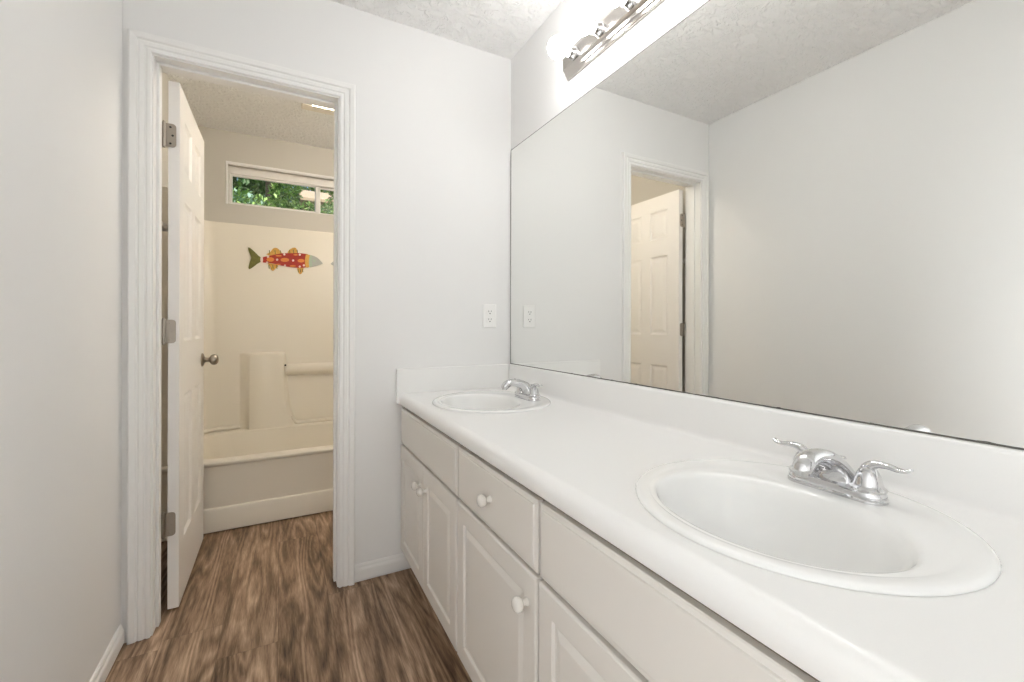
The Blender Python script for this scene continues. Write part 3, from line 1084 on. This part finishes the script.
# ------------------------------------------------------------------ mirror
mir = thing('wall_mirror', 'huge frameless wall mirror above the vanity backsplash', 'mirror', (W - .006, -.012, BS + .001))
mo = Vector(mir.location)
bm = bmesh.new()
box(bm, 0, -1.86, 0, .0055, 0, 1.9756 - mo.z)
link('mirror_glass', bm, M['mirror'], mir)
bm = bmesh.new()
box(bm, -.0006, -1.8615, -.0005, .0055, -1.86, 1.9756 - mo.z)
box(bm, -.0006, .0, -.0005, .0055, .0022, 1.9780 - mo.z)
box(bm, -.0006, -1.86, 1.9756 - mo.z, .0055, 0, 1.9776 - mo.z)
box(bm, -.0006, -1.86, -.0005, .0055, 0, .0026)
link('mirror_edge', bm, mat('mirror_edge', (0.13, 0.125, 0.11), 0.5), mir)

# ------------------------------------------------------------------ vanity light bar with six globes
LZ = 2.145
lb = thing('vanity_light', 'polished light bar with round lit globe bulbs above the mirror', 'wall lamp', (W, -.957, LZ))
bm = bmesh.new()
hw = .060
pf = [(-.0005, -hw), (-.008, -hw), (-.010, -hw + .003), (-.012, -hw + .010), (-.018, -hw + .014), (-.020, -hw + .022), (-.026, -hw + .028), (-.030, -.026),
      (-.030, .026), (-.026, hw - .028), (-.020, hw - .022), (-.018, hw - .014), (-.012, hw - .010), (-.010, hw - .003), (-.008, hw), (-.0005, hw)]
prism(bm, pf, 'y', -.457, .457)
link('backplate', bm, M['bar'], lb)
for k in range(6):
    y = .380 - .152 * k
    bm = bmesh.new()
    lathe(bm, [(0, -.029), (.0245, -.029), (.0245, -.033), (.0215, -.036), (.0205, -.052), (.0225, -.056), (.0225, -.060), (.0195, -.061), (.0195, -.046), (0, -.046)], 'x', (0, y, 0), 24)
    link('socket', bm, M['chrome_soft'], lb, 35)
    bm = bmesh.new()
    pr = [(0, -.048), (.0125, -.048), (.0130, -.064)]
    pr += [(.0395 * math.sin(a), -.106 + .0395 * math.cos(a)) for a in (math.radians(d_) for d_ in range(24, 180, 12))]
    pr += [(0, -.1455)]
    lathe(bm, pr, 'x', (0, y, 0), 28)
    link('globe_bulb', bm, M['bulb'], lb, 60)

# ------------------------------------------------------------------ outlet
ol_ = thing('wall_outlet', 'white duplex electrical outlet on the far wall beside the mirror', 'outlet', (1.3885, 0, 1.142))
bm = bmesh.new()


def fo(u, v, d):
    return Vector((u, -d, v))


nested(bm, fo, -.036, -.0585, .036, .0585, [(0, .0003), (0, .003), (.003, .0058), (.006, .0064)])
link('cover_plate', bm, M['plastic'], ol_)
for zc in (.0195, -.0195):
    bm = bmesh.new()
    pts = []
    for k in range(25):
        a = 2 * PI * k / 24
        if k < 24:
            pts.append((max(-.0172, min(.0172, .0195 * math.cos(a))), max(-.0142, min(.0142, .0195 * math.sin(a))) + zc))
    prism(bm, pts, 'y', -.0084, -.006)
    rc = link('receptacle', bm, M['plastic'], ol_)
    bm = bmesh.new()
    box(bm, -.0078, -.0090, zc - .001, -.0056, -.0084, zc + .0075)
    box(bm, .0056, -.0090, zc + .0002, .0078, -.0084, zc + .0070)
    lathe(bm, [(0, -.0090), (.0028, -.0090), (.0028, -.0084), (0, -.0084)], 'y', (0, 0, zc - .0075), 10)
    link('slots', bm, M['dark'], rc)
bm = bmesh.new()
lathe(bm, [(0, -.0078), (.0030, -.0074), (.0034, -.0064), (0, -.0064)], 'y', (0, 0, 0), 12)
link('screw', bm, M['plastic'], ol_, 40)

# ------------------------------------------------------------------ outside the window
bm = bmesh.new()
for i in range(12):
    pass
gx, gy = [-14, 16], [YW + 0.4, 6, 10, 16, 40]
gz = [0.0, 1.2, 2.4, 3.2, 4.0]
V_ = [[bm.verts.new((x, y, z)) for x in gx] for y, z in zip(gy, gz)]
for A, B in zip(V_, V_[1:]):
    bm.faces.new((A[0], A[1], B[1], B[0]))
struct(link('ground', bm, M['lawn']), 'wooded slope outside the window')


def leaves(bm, c, r, n, size, rng, mats, shell=.55):
    for _ in range(n):
        while True:
            v = Vector((rng.uniform(-1, 1), rng.uniform(-1, 1), rng.uniform(-1, 1)))
            if shell < v.length < 1:
                break
        p = Vector(c) + Vector((v.x * r[0], v.y * r[1], v.z * r[2]))
        s = size * rng.uniform(.6, 1.3)
        q = Matrix.Rotation(rng.uniform(0, 2 * PI), 3, 'Z') @ Matrix.Rotation(rng.uniform(-1.1, 1.1), 3, 'X') @ Matrix.Rotation(rng.uniform(-.6, .6), 3, 'Y')
        vs = [bm.verts.new(p + q @ Vector(u)) for u in ((0, -s, 0), (s * .42, -s * .1, s * .12), (0, s, 0), (-s * .42, -s * .1, s * .12))]
        bm.faces.new((vs[0], vs[1], vs[2])).material_index = (mi := rng.choice(mats))
        bm.faces.new((vs[0], vs[2], vs[3])).material_index = mi


def tree(name, label, x, y, zg, tr, th, crowns, seed, mats, n, size):
    rng = random.Random(seed)
    t = thing(name, label, 'tree' if 'tree' in name else 'bush', (x, y, zg), None)
    bm = bmesh.new()
    tube(bm, [(0, 0, -.3), (.02, 0, th * .4), (-.02, 0.03, th * .8), (0, 0, th)], [tr * 1.25, tr, tr * .9, tr * .5], 12, up=(0, 1, 0))
    for k in range(4):
        a = k * PI / 2 + rng.uniform(0, 1)
        tube(bm, [(0, 0, th * (.62 + .08 * k)), (.4 * math.cos(a) * th * .25, .4 * math.sin(a) * th * .25, th * (.8 + .06 * k)), (math.cos(a) * th * .22, math.sin(a) * th * .22, th * (.95 + .05 * k))],
             [tr * .4, tr * .28, tr * .12], 8, up=(.3, .9, .1))
    link('trunk', bm, M['bark'], t, 60)
    bm = bmesh.new()
    for c, r in crowns:
        leaves(bm, c, r, n, size, rng, mats)
    link('foliage', bm, [M['leaf_a'], M['leaf_b'], M['leaf_c'], M['leaf_d']], t)
    return t


tree('broadleaf_tree', 'tall tree with a brown trunk seen in the middle of the high window', .30, 8.0, 1.8, .10, 4.2,
     [((-.9, -.2, 2.75), (1.0, .8, .55)), ((.2, .1, 3.9), (1.8, 1.4, .9))], 3, [0, 0, 0, 1], 1500, .09)
tree('broadleaf_tree', 'dark leafy tree filling the left of the high window', -1.3, 11.5, 2.6, .12, 3.4,
     [((0, 0, 2.1), (1.7, 1.3, 1.6)), ((.9, -.2, 1.4), (1.2, 1.0, 1.0))], 5, [0, 0, 1, 0], 2200, .10)
tree('leafy_bush', 'pale green bush low in the left half of the high window', -.05, 5.6, 1.1, .03, 1.5,
     [((0, 0, 1.72), (.50, .40, .26)), ((-.35, .1, 1.6), (.4, .35, .22))], 7, [1, 2, 2, 3], 620, .055)
tree('leafy_bush', 'bright green bush right of the trunk in the high window', .86, 7.2, 1.45, .03, 1.7,
     [((-.30, 0, 1.98), (.28, .4, .55)), ((.34, 0, 1.71), (.78, .4, .27))], 9, [1, 1, 2, 2, 0], 900, .06)
tree('broadleaf_tree', 'green tree behind the right pane of the high window', 2.45, 10.5, 2.5, .10, 3.2,
     [((-.1, 0, 1.75), (.85, .8, .95)), ((.4, 0, 2.4), (1.2, 1.0, .9))], 11, [0, 1, 1, 2], 1800, .08)
tree('broadleaf_tree', 'yellow-green tree rising behind the tan roof in the high window', 2.9, 17.5, 3.9, .14, 4.6,
     [((-1.5, 0, 2.4), (1.6, .9, 1.5)), ((1.0, .2, 2.7), (2.0, 1.0, 1.5))], 13, [1, 1, 2, 0], 3200, .12)
tree('broadleaf_tree', 'shaded dark tree farthest back in the left of the high window', -1.9, 16.5, 3.8, .16, 4.4,
     [((.3, 0, 2.3), (1.9, 1.0, 1.7))], 17, [0, 0, 0, 1], 4200, .13)
hs = thing('neighbour_house', 'tan roofed outbuilding glimpsed through leaves in the high window', 'house', (2.6, 13.2, 3.3))
bm = bmesh.new()
box(bm, -1.45, -.9, -.5, 1.9, .9, 1.42)
link('house_wall', bm, M['siding'], hs)
bm = bmesh.new()
prism(bm, [(-1.2, 1.42), (-1.2, 1.50), (0, 2.04), (1.2, 1.50), (1.2, 1.42), (0, 1.94)], 'x', -1.62, 2.1)
link('roof', bm, M['shingle'], hs)
for x in (-.6, 1.0):
    bm = bmesh.new()
    box(bm, x - .35, -.93, .3, x + .35, -.9, 1.1)
    link('house_window', bm, M['vinyl'], hs)
